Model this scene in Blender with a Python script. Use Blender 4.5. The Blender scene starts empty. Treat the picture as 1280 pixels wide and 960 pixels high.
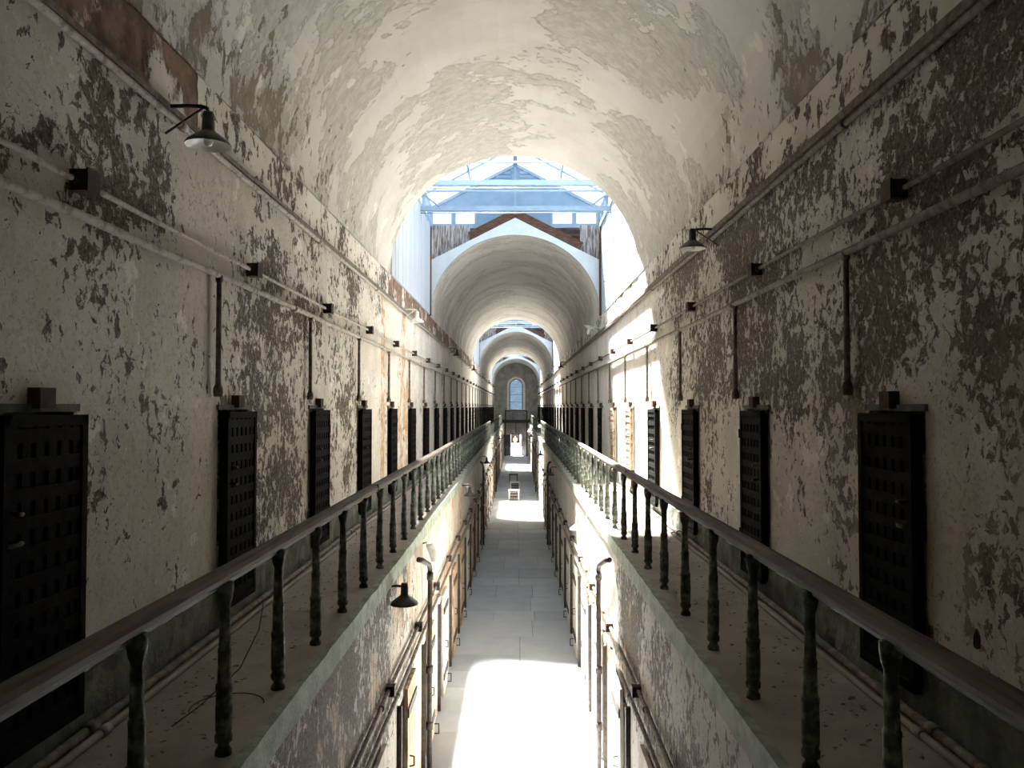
import bpy, bmesh, math, random
from mathutils import Vector, Matrix

random.seed(7)
scene = bpy.context.scene
COL = scene.collection
R = math.radians
CZ = 4.9                      # eye height above the ground floor

# ------------------------------------------------------------------ camera
cam = bpy.data.cameras.new('camera')
cam.sensor_width = 36.0
cam.lens = 36.0 * 1000.0 / 1280.0
cam.clip_start = 0.05
cam.clip_end = 600
camo = bpy.data.objects.new('camera', cam)
COL.objects.link(camo)
camo.location = (0.03, 0.0, CZ)
camo.rotation_euler = (R(90 + 1.60), 0, R(0.315))
scene.camera = camo

# ------------------------------------------------------------------ sky, sun, exposure
world = bpy.data.worlds.new('sky')
scene.world = world
world.use_nodes = True
wn = world.node_tree
bgn = wn.nodes['Background']
bgn.inputs[0].default_value = (0.82, 0.91, 1.0, 1)
bgn.inputs[1].default_value = 1.55

sun = bpy.data.lights.new('sun', 'SUN')
sun.energy = 118.0
sun.angle = R(8.0)
sun.color = (1.0, 0.96, 0.90)
suno = bpy.data.objects.new('sun', sun)
COL.objects.link(suno)
suno.rotation_euler = Vector((0.18, -0.55, -1.0)).to_track_quat('-Z', 'Y').to_euler()
suno.location = (-10, 40, 60)

scene.view_settings.view_transform = 'Standard'
scene.view_settings.look = 'None'
scene.view_settings.gamma = 1.0
scene.view_settings.use_curve_mapping = False
scene.view_settings.exposure = 0.62
scene.cycles.max_bounces = 14
scene.cycles.diffuse_bounces = 10
scene.cycles.transparent_max_bounces = 24
scene.cycles.sample_clamp_indirect = 0.0
scene.cycles.caustics_reflective = False
scene.cycles.caustics_refractive = False

# ------------------------------------------------------------------ shader helpers
class G:
    """tiny node-graph helper"""
    def __init__(self, name):
        self.m = bpy.data.materials.new(name)
        self.m.use_nodes = True
        self.nt = self.m.node_tree
        self.b = self.nt.nodes['Principled BSDF']
        self.b.inputs['Specular IOR Level'].default_value = 0.25
        self.uv = None
    def _set(self, sock, v):
        if isinstance(v, bpy.types.NodeSocket):
            self.nt.links.new(v, sock)
        elif isinstance(v, (tuple, list)) and len(v) == 3 and sock.type == 'RGBA':
            sock.default_value = (*v, 1)
        else:
            sock.default_value = v
    def math(self, op, a, b=0.0, clamp=False):
        n = self.nt.nodes.new('ShaderNodeMath'); n.operation = op; n.use_clamp = clamp
        self._set(n.inputs[0], a); self._set(n.inputs[1], b)
        return n.outputs[0]
    def add(self, a, b): return self.math('ADD', a, b)
    def sub(self, a, b): return self.math('SUBTRACT', a, b)
    def mul(self, a, b): return self.math('MULTIPLY', a, b)
    def coords(self, kind='UV'):
        n = self.nt.nodes.new('ShaderNodeTexCoord')
        return n.outputs[kind]
    def sep(self, v):
        n = self.nt.nodes.new('ShaderNodeSeparateXYZ'); self._set(n.inputs[0], v)
        return n.outputs
    def scale(self, v, s, off=(0, 0, 0)):
        n = self.nt.nodes.new('ShaderNodeMapping')
        self._set(n.inputs[0], v); n.inputs['Scale'].default_value = s; n.inputs['Location'].default_value = off
        return n.outputs[0]
    def noise(self, v, s, detail=4.0, rough=0.55, dist=0.0):
        n = self.nt.nodes.new('ShaderNodeTexNoise')
        self._set(n.inputs['Vector'], v); n.inputs['Scale'].default_value = s
        n.inputs['Detail'].default_value = detail; n.inputs['Roughness'].default_value = rough
        n.inputs['Distortion'].default_value = dist
        return n.outputs[0]
    def voro(self, v, s, feat='F1', rnd=1.0):
        n = self.nt.nodes.new('ShaderNodeTexVoronoi'); n.feature = feat
        self._set(n.inputs['Vector'], v); n.inputs['Scale'].default_value = s; n.inputs['Randomness'].default_value = rnd
        return n.outputs[0]
    def ramp(self, x, lo, hi, a=0.0, b=1.0, smooth=True):
        n = self.nt.nodes.new('ShaderNodeMapRange')
        n.interpolation_type = 'SMOOTHSTEP' if smooth else 'LINEAR'
        for k, v in enumerate((x, lo, hi, a, b)):
            self._set(n.inputs[k], v)
        return n.outputs[0]
    def box(self, x, a, b, soft):
        return self.mul(self.ramp(x, a - soft, a + soft), self.ramp(x, b - soft, b + soft, 1.0, 0.0))
    def mix(self, f, a, b):
        n = self.nt.nodes.new('ShaderNodeMix'); n.data_type = 'RGBA'
        self._set(n.inputs[0], f); self._set(n.inputs[6], a); self._set(n.inputs[7], b)
        return n.outputs[2]
    def bump(self, h, dist=0.01, strength=1.0, prev=None):
        n = self.nt.nodes.new('ShaderNodeBump')
        n.inputs['Distance'].default_value = dist; n.inputs['Strength'].default_value = strength
        self._set(n.inputs['Height'], h)
        if prev is not None: self._set(n.inputs['Normal'], prev)
        return n.outputs[0]
    def out(self, col, rough=0.9, normal=None, metal=0.0):
        self._set(self.b.inputs['Base Color'], col)
        self._set(self.b.inputs['Roughness'], rough)
        self.b.inputs['Metallic'].default_value = metal
        if normal is not None: self._set(self.b.inputs['Normal'], normal)
        return self.m

M = {}

def plain(name, c1, c2=None, scale=6.0, rough=0.85, metal=0.0, stretch=(1, 1, 1), bump=0.002, lo=0.35, hi=0.65, spec=None):
    g = G(name)
    v = g.scale(g.coords('Object'), stretch)
    n = g.noise(v, scale, 6, 0.62)
    col = g.mix(g.ramp(n, lo, hi), c1, c2 or c1)
    nb = g.bump(g.noise(v, scale * 4, 4, 0.6), bump)
    if spec is not None: g.b.inputs['Specular IOR Level'].default_value = spec
    M[name] = g.out(col, rough, nb, metal)
    return M[name]

def peeling(name, paint, paint2, under, under2, density, aniso=0.85, fine=9.0, white=0.0, seed=0.0, extra=None, edge=0.03, bump=0.008, chips=0.0):
    """flaking paint: `density(g,u,v,low)` returns how much of the coat is lost (0..1)"""
    g = G(name)
    uv = g.coords('UV')
    s = g.sep(uv); u, v = s[0], s[1]
    base = g.scale(uv, (1, aniso, 1), (seed, seed * 0.7, seed))
    low = g.noise(base, 0.75, 3, 0.55)
    mid = g.noise(base, 2.6, 4, 0.6)
    n1 = g.noise(base, fine, 9, 0.70, 0.5)
    n2 = g.noise(g.scale(base, (1, 1, 1), (13.1, 4.2, 0)), fine * 1.9, 7, 0.66, 0.3)
    clus = g.noise(g.scale(base, (1, 1, 1), (5.3, 9.2, 0)), 1.7, 3, 0.5)
    t = density(g, u, v, low)
    field = g.add(g.mul(n1, 0.70), g.mul(mid, 0.30))
    keep = g.ramp(field, g.sub(t, edge * 0.3), g.add(t, edge * 0.5))
    ct = g.add(g.add(0.265 + chips, g.mul(g.sub(t, 0.45), 0.55)), g.mul(g.sub(clus, 0.5), 0.34))
    keep = g.mul(keep, g.ramp(n2, ct, g.add(ct, 0.025)))
    rim_light = g.ramp(field, g.add(t, 0.055), g.add(t, 0.005))
    blot = g.noise(base, 1.4, 5, 0.6)
    stain = g.noise(g.scale(uv, (3.0, 0.35, 1), (seed, 0, 0)), 1.2, 5, 0.6)
    grime = g.noise(base, fine * 6.0, 5, 0.7)
    pc = g.mix(g.ramp(blot, 0.35, 0.68), paint, paint2)
    pc = g.mix(g.mul(g.ramp(stain, 0.5, 0.75), 0.25), pc, under2)
    pc = g.mix(g.mul(g.ramp(grime, 0.52, 0.70), 0.35), pc, under2)
    pc = g.mix(g.mul(rim_light, 0.6), pc, (0.78, 0.76, 0.72))  # light caught by curled flake edges, painted as a bright rim
    old = g.ramp(g.noise(g.scale(base, (1, 1, 1), (3, 21, 0)), fine * 2.2, 8, 0.72, 0.4), 0.56, 0.59)
    uc = g.mix(g.ramp(g.noise(base, fine * 3.1, 5, 0.7), 0.38, 0.62), under, under2)
    uc = g.mix(old, uc, tuple(0.55 * a + 0.45 * b for a, b in zip(paint2, under2)))
    col = g.mix(keep, uc, pc)
    if white > 0:
        w = g.ramp(g.noise(g.scale(base, (1, 1, 1), (31, 17, 0)), 3.4, 7, 0.68), 0.66 - white * 0.2, 0.685 - white * 0.2)
        col = g.mix(g.mul(w, keep), col, (0.80, 0.775, 0.72))
    h = g.add(g.add(keep, g.mul(old, 0.35)), g.mul(g.noise(base, fine * 4, 5, 0.65), 0.6))
    if extra is not None:
        col = extra(g, u, v, base, col)
    nb = g.bump(h, bump)
    M[name] = g.out(col, 0.92, nb)
    return M[name]

PAINT = (0.68, 0.64, 0.575); PAINT2 = (0.57, 0.53, 0.468)
UND = (0.058, 0.045, 0.034); UND2 = (0.185, 0.153, 0.115)

def d_left(g, u, v, low):
    t = g.add(0.452, g.mul(g.sub(low, 0.5), 0.55))
    t = g.sub(t, g.mul(g.mul(g.box(u, 1.0, 5.4, 0.7), g.box(v, 3.2, 5.75, 0.25)), 0.066))
    t = g.add(t, g.mul(g.mul(g.box(u, 1.0, 4.7, 0.4), g.box(v, 6.0, 6.7, 0.2)), 0.035))
    t = g.add(t, g.mul(g.box(u, 6.2, 11.0, 0.5), 0.035))
    t = g.sub(t, g.mul(g.mul(g.box(u, 6.9, 13.0, 0.4), g.box(v, 3.2, 4.7, 0.25)), 0.055))
    t = g.sub(t, g.mul(g.ramp(u, 11.5, 15.0), 0.10))
    return t
def x_left(g, u, v, base, col):
    n = g.noise(base, 2.2, 6, 0.6)
    a = g.mul(g.box(u, 14.6, 17.5, 0.5), g.box(v, 3.0, 5.6, 0.35))
    b = g.mul(g.box(u, 15.2, 15.9, 0.15), g.box(v, 4.5, 7.0, 0.3))
    c = g.mul(g.box(u, 12.9, 13.3, 0.12), g.box(v, 3.0, 6.7, 0.4))
    f = g.ramp(g.add(g.mul(n, 0.85), g.mul(g.math('MAXIMUM', g.math('MAXIMUM', a, b), c), 0.22)), 0.60, 0.64)
    tan = g.mix(g.ramp(g.noise(base, 7, 5, 0.6), 0.4, 0.6), (0.42, 0.27, 0.16), (0.60, 0.47, 0.35))
    return g.mix(f, col, tan)
def d_right(g, u, v, low):
    t = g.add(0.487, g.mul(g.sub(low, 0.5), 0.42))
    t = g.add(t, g.mul(g.mul(g.box(u, 1, 12.0, 1.0), g.box(v, 5.05, 6.8, 0.3)), 0.03))
    t = g.sub(t, g.mul(g.box(v, 3.0, 4.9, 0.35), 0.07))
    t = g.sub(t, g.mul(g.ramp(u, 10.5, 14.0), 0.13))
    return t
def x_right(g, u, v, base, col):
    f = g.mul(g.mul(g.box(u, 0.5, 5.5, 0.8), g.box(v, 2.9, 5.0, 0.6)), g.ramp(g.noise(base, 2.0, 5, 0.6), 0.35, 0.62))
    col = g.mix(g.mul(f, 0.5), col, (0.46, 0.385, 0.28))
    du, dv = g.sub(u, 3.74), g.mul(g.sub(v, CZ - 1.08), 0.7)
    r = g.add(g.math('SQRT', g.add(g.mul(du, du), g.mul(dv, dv))), g.mul(g.sub(g.noise(base, 18, 4, 0.6), 0.5), 0.05))
    return g.mix(g.ramp(r, 0.035, 0.03), col, (0.02, 0.016, 0.012))  # dark spot paints the shade inside a hole in the plaster
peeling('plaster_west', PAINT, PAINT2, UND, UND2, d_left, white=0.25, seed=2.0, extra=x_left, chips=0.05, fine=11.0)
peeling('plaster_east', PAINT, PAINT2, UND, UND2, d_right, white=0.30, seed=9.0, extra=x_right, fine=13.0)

def d_low(g, u, v, low):
    t = g.add(0.515, g.mul(g.sub(low, 0.5), 0.5))
    t = g.sub(t, g.mul(g.ramp(u, 8.5, 11.0), 0.13))
    t = g.sub(t, g.mul(g.ramp(v, 1.9, 1.3), 0.10))
    return t
def x_low_w(g, u, v, base, col):
    n = g.noise(base, 1.3, 6, 0.6)
    f = g.ramp(g.add(n, g.mul(g.box(u, 9.5, 42, 1.0), 0.05)), 0.56, 0.60)
    tan = g.mix(g.ramp(g.noise(g.scale(base, (2.5, 0.6, 1)), 5, 5, 0.6), 0.4, 0.6), (0.42, 0.27, 0.16), (0.62, 0.50, 0.38))
    return g.mix(f, col, tan)
def x_low_e(g, u, v, base, col):
    n = g.noise(base, 1.3, 6, 0.6)
    f = g.ramp(g.add(n, g.mul(g.box(u, 9.5, 42, 1.0), 0.05)), 0.62, 0.66)
    tan = g.mix(g.ramp(g.noise(base, 6, 5, 0.6), 0.4, 0.6), (0.45, 0.26, 0.13), (0.60, 0.47, 0.33))
    return g.mix(f, col, tan)
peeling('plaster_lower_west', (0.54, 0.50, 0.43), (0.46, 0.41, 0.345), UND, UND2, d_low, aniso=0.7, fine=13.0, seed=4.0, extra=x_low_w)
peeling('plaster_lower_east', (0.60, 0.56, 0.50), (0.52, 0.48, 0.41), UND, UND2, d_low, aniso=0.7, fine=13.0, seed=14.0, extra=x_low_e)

# vault plaster: mostly sound cream coat, ragged layers low on the flanks
def vault_material():
    g = G('vault_plaster')
    uv = g.coords('UV'); s = g.sep(uv); u, v = s[0], s[1]       # u along, v arc 0..1
    arc = g.mul(v, 6.6)
    cb = g.nt.nodes.new('ShaderNodeCombineXYZ')
    g._set(cb.inputs[0], g.mul(u, 1.0)); g._set(cb.inputs[1], g.mul(arc, 0.72))
    base = cb.outputs[0]
    flank = g.math('ABSOLUTE', g.sub(g.mul(v, 2.0), 1.0))        # 0 crown, 1 spring
    nearb = g.ramp(u, 13.0, 7.0)
    low = g.noise(base, 0.8, 4, 0.6, 0.4)
    n1 = g.noise(base, 8.0, 9, 0.7, 0.4)
    mid = g.noise(base, 2.4, 5, 0.62, 0.3)
    field = g.add(g.mul(n1, 0.6), g.mul(mid, 0.4))
    # thin skim coat lost in broad bands
    t1 = g.add(g.add(0.46, g.mul(g.sub(low, 0.5), 1.5)), g.mul(g.sub(flank, 0.5), 0.10))
    k1 = g.ramp(field, t1, g.add(t1, 0.03))
    # deep loss only low on the flanks near the viewer's bay
    t2 = g.add(g.add(0.255, g.mul(g.sub(low, 0.5), 0.45)), g.mul(g.ramp(flank, 0.45, 1.0), g.add(0.06, g.mul(nearb, 0.16))))
    k2 = g.ramp(field, t2, g.add(t2, 0.025))
    stain = g.noise(base, 1.6, 5, 0.6)
    coat = g.mix(g.ramp(stain, 0.35, 0.7), (0.59, 0.567, 0.52), (0.51, 0.488, 0.44))
    skim = g.mix(g.ramp(g.noise(base, 9, 8, 0.75, 0.6), 0.4, 0.62), (0.40, 0.38, 0.335), (0.50, 0.478, 0.43))
    col = g.mix(k1, skim, coat)
    w = g.ramp(g.noise(g.scale(base, (1, 1, 1), (40, 7, 0)), 2.1, 6, 0.6, 0.3), 0.62, 0.65)
    col = g.mix(g.mul(w, g.ramp(flank, 0.3, 0.75)), col, (0.70, 0.66, 0.58))
    col = g.mix(k2, g.mix(g.ramp(n1, 0.4, 0.6), (0.20, 0.165, 0.12), (0.34, 0.295, 0.23)), col)
    h = g.add(g.add(k1, g.mul(k2, 1.5)), g.mul(g.noise(base, 12, 8, 0.75, 0.5), 0.8))
    M['vault_plaster'] = g.out(col, 0.9, g.bump(h, 0.005))
vault_material()

# frieze: plaster with the brick laid bare
def frieze_material(name, spans, seed):
    g = G(name)
    uv = g.coords('UV'); s = g.sep(uv); u, v = s[0], s[1]
    base = g.scale(uv, (1, 0.8, 1), (seed, 0, 0))
    n1 = g.noise(base, 8, 8, 0.68, 0.3)
    low = g.noise(base, 0.9, 4, 0.6)
    t = g.add(0.44, g.mul(g.sub(low, 0.5), 0.7))
    k = g.ramp(n1, t, g.add(t, 0.03))
    col = g.mix(k, g.mix(g.ramp(g.noise(base, 22, 4, 0.6), .4, .6), UND, UND2), g.mix(g.ramp(low, .4, .6), PAINT, PAINT2))
    br = None
    for a, b, amt in spans:
        x = g.mul(g.box(u, a, b, 0.12), amt)
        br = x if br is None else g.math('MAXIMUM', br, x)
    f = g.ramp(g.add(g.mul(g.noise(base, 1.6, 6, 0.6), 0.55), g.mul(br, 0.45)), 0.60, 0.635)
    brick = g.mix(g.ramp(g.noise(base, 5, 6, 0.65), .38, .62), (0.125, 0.078, 0.053), (0.25, 0.165, 0.115))
    col = g.mix(f, col, brick)
    h = g.add(g.mul(k, 0.5), g.add(g.mul(f, -2.0), g.mul(g.noise(base, 24, 5, .6), .4)))
    M[name] = g.out(col, 0.92, g.bump(h, 0.006))
frieze_material('frieze_brick_bare', [(2.6, 5.5, 0.84), (13.5, 39.0, 0.82)], 3.0)
frieze_material('frieze_flaked', [(14.2, 16.5, 0.7)], 21.0)

# gallery walk, baseboard, fascia
def walk_material():
    g = G('gallery_concrete')
    p = g.coords('Object')
    n = g.noise(p, 2.0, 7, 0.65); n2 = g.noise(p, 30, 5, 0.7)
    c = g.mix(g.ramp(n, .35, .68), (0.38, 0.345, 0.30), (0.29, 0.26, 0.225))
    c = g.mix(g.ramp(n2, .60, .72), c, (0.46, 0.43, 0.39))
    M['gallery_concrete'] = g.out(c, 0.95, g.bump(g.add(n2, n), 0.004))
walk_material()
plain('baseboard_green', (0.075, 0.085, 0.07), (0.19, 0.20, 0.165), 5.0, 0.85, bump=0.02)
plain('fascia_green', (0.22, 0.255, 0.195), (0.38, 0.41, 0.33), 7.0, 0.85, bump=0.008)
plain('rail_brown', (0.085, 0.072, 0.06), (0.135, 0.115, 0.097), 9.0, 0.7, stretch=(3, 0.3, 3), bump=0.002, spec=0.15)
plain('baluster_green', (0.065, 0.074, 0.062), (0.29, 0.325, 0.275), 14.0, 0.7, bump=0.004, lo=0.42, hi=0.72)
plain('door_iron', (0.0035, 0.004, 0.0045), (0.010, 0.009, 0.008), 10.0, 0.8, bump=0.004, spec=0.04)
plain('door_rust_lit', (0.13, 0.06, 0.03), (0.55, 0.47, 0.35), 8.0, 0.85, bump=0.006)  # rust and cream paint, also the lighter copy used on sunlit doors
plain('door_backing', (0.003, 0.003, 0.003), (0.006, 0.0055, 0.005), 5.0, 0.9, spec=0.03)  # near-black tone puts the shade of the cell openings into the colour
plain('door_wood', (0.30, 0.165, 0.085), (0.60, 0.47, 0.34), 5.0, 0.9, stretch=(4, 4, 0.5), bump=0.006)
plain('door_wood_pale', (0.55, 0.49, 0.40), (0.66, 0.62, 0.55), 5.0, 0.9, stretch=(4, 4, 0.5), bump=0.006)
plain('block_rust', (0.045, 0.024, 0.018), (0.085, 0.042, 0.028), 12.0, 0.9, bump=0.006)
plain('lintel_grey', (0.10, 0.10, 0.092), (0.19, 0.18, 0.16), 12.0, 0.9, bump=0.004)
plain('pipe_paint', (0.42, 0.39, 0.345), (0.22, 0.19, 0.155), 16.0, 0.7, bump=0.004, lo=0.46, hi=0.66)
plain('pipe_dim', (0.25, 0.225, 0.19), (0.12, 0.10, 0.08), 16.0, 0.7, bump=0.004)
plain('pipe_dark', (0.03, 0.026, 0.022), (0.075, 0.06, 0.048), 14.0, 0.7, bump=0.004)
plain('drop_brown', (0.085, 0.066, 0.05), (0.20, 0.165, 0.13), 18.0, 0.8, bump=0.004)
plain('box_iron', (0.035, 0.024, 0.02), (0.075, 0.05, 0.04), 16.0, 0.75, bump=0.004)
plain('lamp_enamel', (0.02, 0.02, 0.018), (0.05, 0.048, 0.042), 16.0, 0.4, bump=0.001, spec=0.5)
plain('lamp_inside', (0.72, 0.71, 0.66), (0.55, 0.53, 0.48), 14.0, 0.4, bump=0.001, spec=0.5)
plain('lamp_green', (0.30, 0.36, 0.30), (0.42, 0.46, 0.40), 14.0, 0.5, bump=0.001)
plain('white_boards', (0.43, 0.47, 0.53), (0.35, 0.385, 0.44), 3.0, 0.8, stretch=(6, 6, 0.4), bump=0.003)
plain('gable_white', (0.40, 0.44, 0.475), (0.35, 0.39, 0.42), 3.0, 0.85, bump=0.003)
plain('boards_weathered', (0.10, 0.085, 0.078), (0.30, 0.29, 0.295), 4.0, 0.9, stretch=(6, 6, 0.7), bump=0.006, lo=0.38, hi=0.6)
plain('timber_brown', (0.035, 0.017, 0.011), (0.085, 0.045, 0.03), 6.0, 0.85, stretch=(1, 4, 4), bump=0.006)
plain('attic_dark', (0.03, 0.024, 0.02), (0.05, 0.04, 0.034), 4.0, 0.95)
plain('blue_paint', (0.115, 0.18, 0.265), (0.145, 0.21, 0.295), 3.0, 0.55, bump=0.001)
plain('blue_pale', (0.14, 0.205, 0.285), (0.18, 0.245, 0.32), 3.0, 0.5, bump=0.001)
plain('end_wall_grey', (0.30, 0.29, 0.265), (0.20, 0.19, 0.17), 1.6, 0.95, bump=0.008)
plain('window_trim', (0.70, 0.68, 0.63), (0.60, 0.57, 0.52), 5.0, 0.8)
plain('back_bounce_plaster', (0.48, 0.45, 0.40), (0.40, 0.37, 0.32), 2.0, 0.9)
plain('bridge_black', (0.016, 0.016, 0.016), (0.035, 0.034, 0.032), 8.0, 0.8)
plain('stool_white', (0.66, 0.64, 0.60), (0.55, 0.53, 0.49), 9.0, 0.8)
plain('stool_slat', (0.17, 0.13, 0.10), (0.24, 0.19, 0.15), 9.0, 0.85)
plain('stool_dark', (0.06, 0.055, 0.05), (0.10, 0.09, 0.08), 9.0, 0.85)
plain('outside_paving', (0.50, 0.49, 0.46), (0.58, 0.56, 0.53), 2.0, 0.95)
plain('outside_wall', (0.42, 0.46, 0.52), (0.50, 0.54, 0.60), 2.0, 0.9)
plain('skin', (0.52, 0.30, 0.21), (0.56, 0.33, 0.23), 6.0, 0.6, bump=0.0)
plain('cloth_salmon', (0.62, 0.28, 0.19), (0.68, 0.34, 0.24), 8.0, 0.9)
plain('hair_dark', (0.025, 0.018, 0.014), (0.04, 0.03, 0.02), 9.0, 0.7)
plain('floor_bed', (0.20, 0.195, 0.185), (0.26, 0.25, 0.24), 6.0, 0.95)
plain('litter_dark', (0.10, 0.08, 0.06), (0.17, 0.14, 0.11), 30.0, 0.95)
plain('litter_pale', (0.30, 0.27, 0.23), (0.38, 0.35, 0.30), 30.0, 0.95)
plain('weather_sheet', (0.35, 0.33, 0.30), (0.28, 0.26, 0.24), 2.0, 0.9)
STONES = []
for k, (a, b) in enumerate([((0.43, 0.46, 0.49), (0.49, 0.515, 0.535)), ((0.385, 0.415, 0.445), (0.44, 0.465, 0.49)),
                            ((0.47, 0.49, 0.505), (0.52, 0.535, 0.545)), ((0.37, 0.395, 0.42), (0.42, 0.44, 0.46))]):
    plain('flagstone_%s' % 'abcd'[k], a, b, 1.6, 0.75, bump=0.002)
    STONES.append(M['flagstone_%s' % 'abcd'[k]])

def glass(name, tint, gloss=0.12):
    m = bpy.data.materials.new(name); m.use_nodes = True
    nt = m.node_tree; nt.nodes.clear()
    o = nt.nodes.new('ShaderNodeOutputMaterial'); mx = nt.nodes.new('ShaderNodeMixShader')
    t = nt.nodes.new('ShaderNodeBsdfTransparent'); gl = nt.nodes.new('ShaderNodeBsdfGlossy')
    mx.inputs[0].default_value = 0.05
    t.inputs[0].default_value = (*tint, 1); gl.inputs['Roughness'].default_value = 0.05
    nt.links.new(t.outputs[0], mx.inputs[1]); nt.links.new(gl.outputs[0], mx.inputs[2])
    nt.links.new(mx.outputs[0], o.inputs[0])
    M[name] = m
glass('glass_clear', (0.93, 0.95, 0.96))
def dirty_glass():
    m = bpy.data.materials.new('glass_dirty'); m.use_nodes = True
    nt = m.node_tree; nt.nodes.clear()
    o = nt.nodes.new('ShaderNodeOutputMaterial'); mx = nt.nodes.new('ShaderNodeMixShader')
    t = nt.nodes.new('ShaderNodeBsdfTransparent'); gl = nt.nodes.new('ShaderNodeBsdfGlossy')
    tc = nt.nodes.new('ShaderNodeTexCoord'); mp = nt.nodes.new('ShaderNodeMapping'); mp.inputs['Scale'].default_value = (1.2, 1, 3.0)
    nz = nt.nodes.new('ShaderNodeTexNoise'); nz.inputs['Scale'].default_value = 1.6; nz.inputs['Detail'].default_value = 5
    cr = nt.nodes.new('ShaderNodeMix'); cr.data_type = 'RGBA'
    cr.inputs[6].default_value = (0.22, 0.29, 0.37, 1); cr.inputs[7].default_value = (0.50, 0.55, 0.58, 1)
    nt.links.new(tc.outputs['Object'], mp.inputs[0]); nt.links.new(mp.outputs[0], nz.inputs['Vector'])
    nt.links.new(nz.outputs[0], cr.inputs[0]); nt.links.new(cr.outputs[2], t.inputs[0])
    mx.inputs[0].default_value = 0.05
    nt.links.new(t.outputs[0], mx.inputs[1]); nt.links.new(gl.outputs[0], mx.inputs[2]); nt.links.new(mx.outputs[0], o.inputs[0])
    M['glass_dirty'] = m
dirty_glass()

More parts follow.
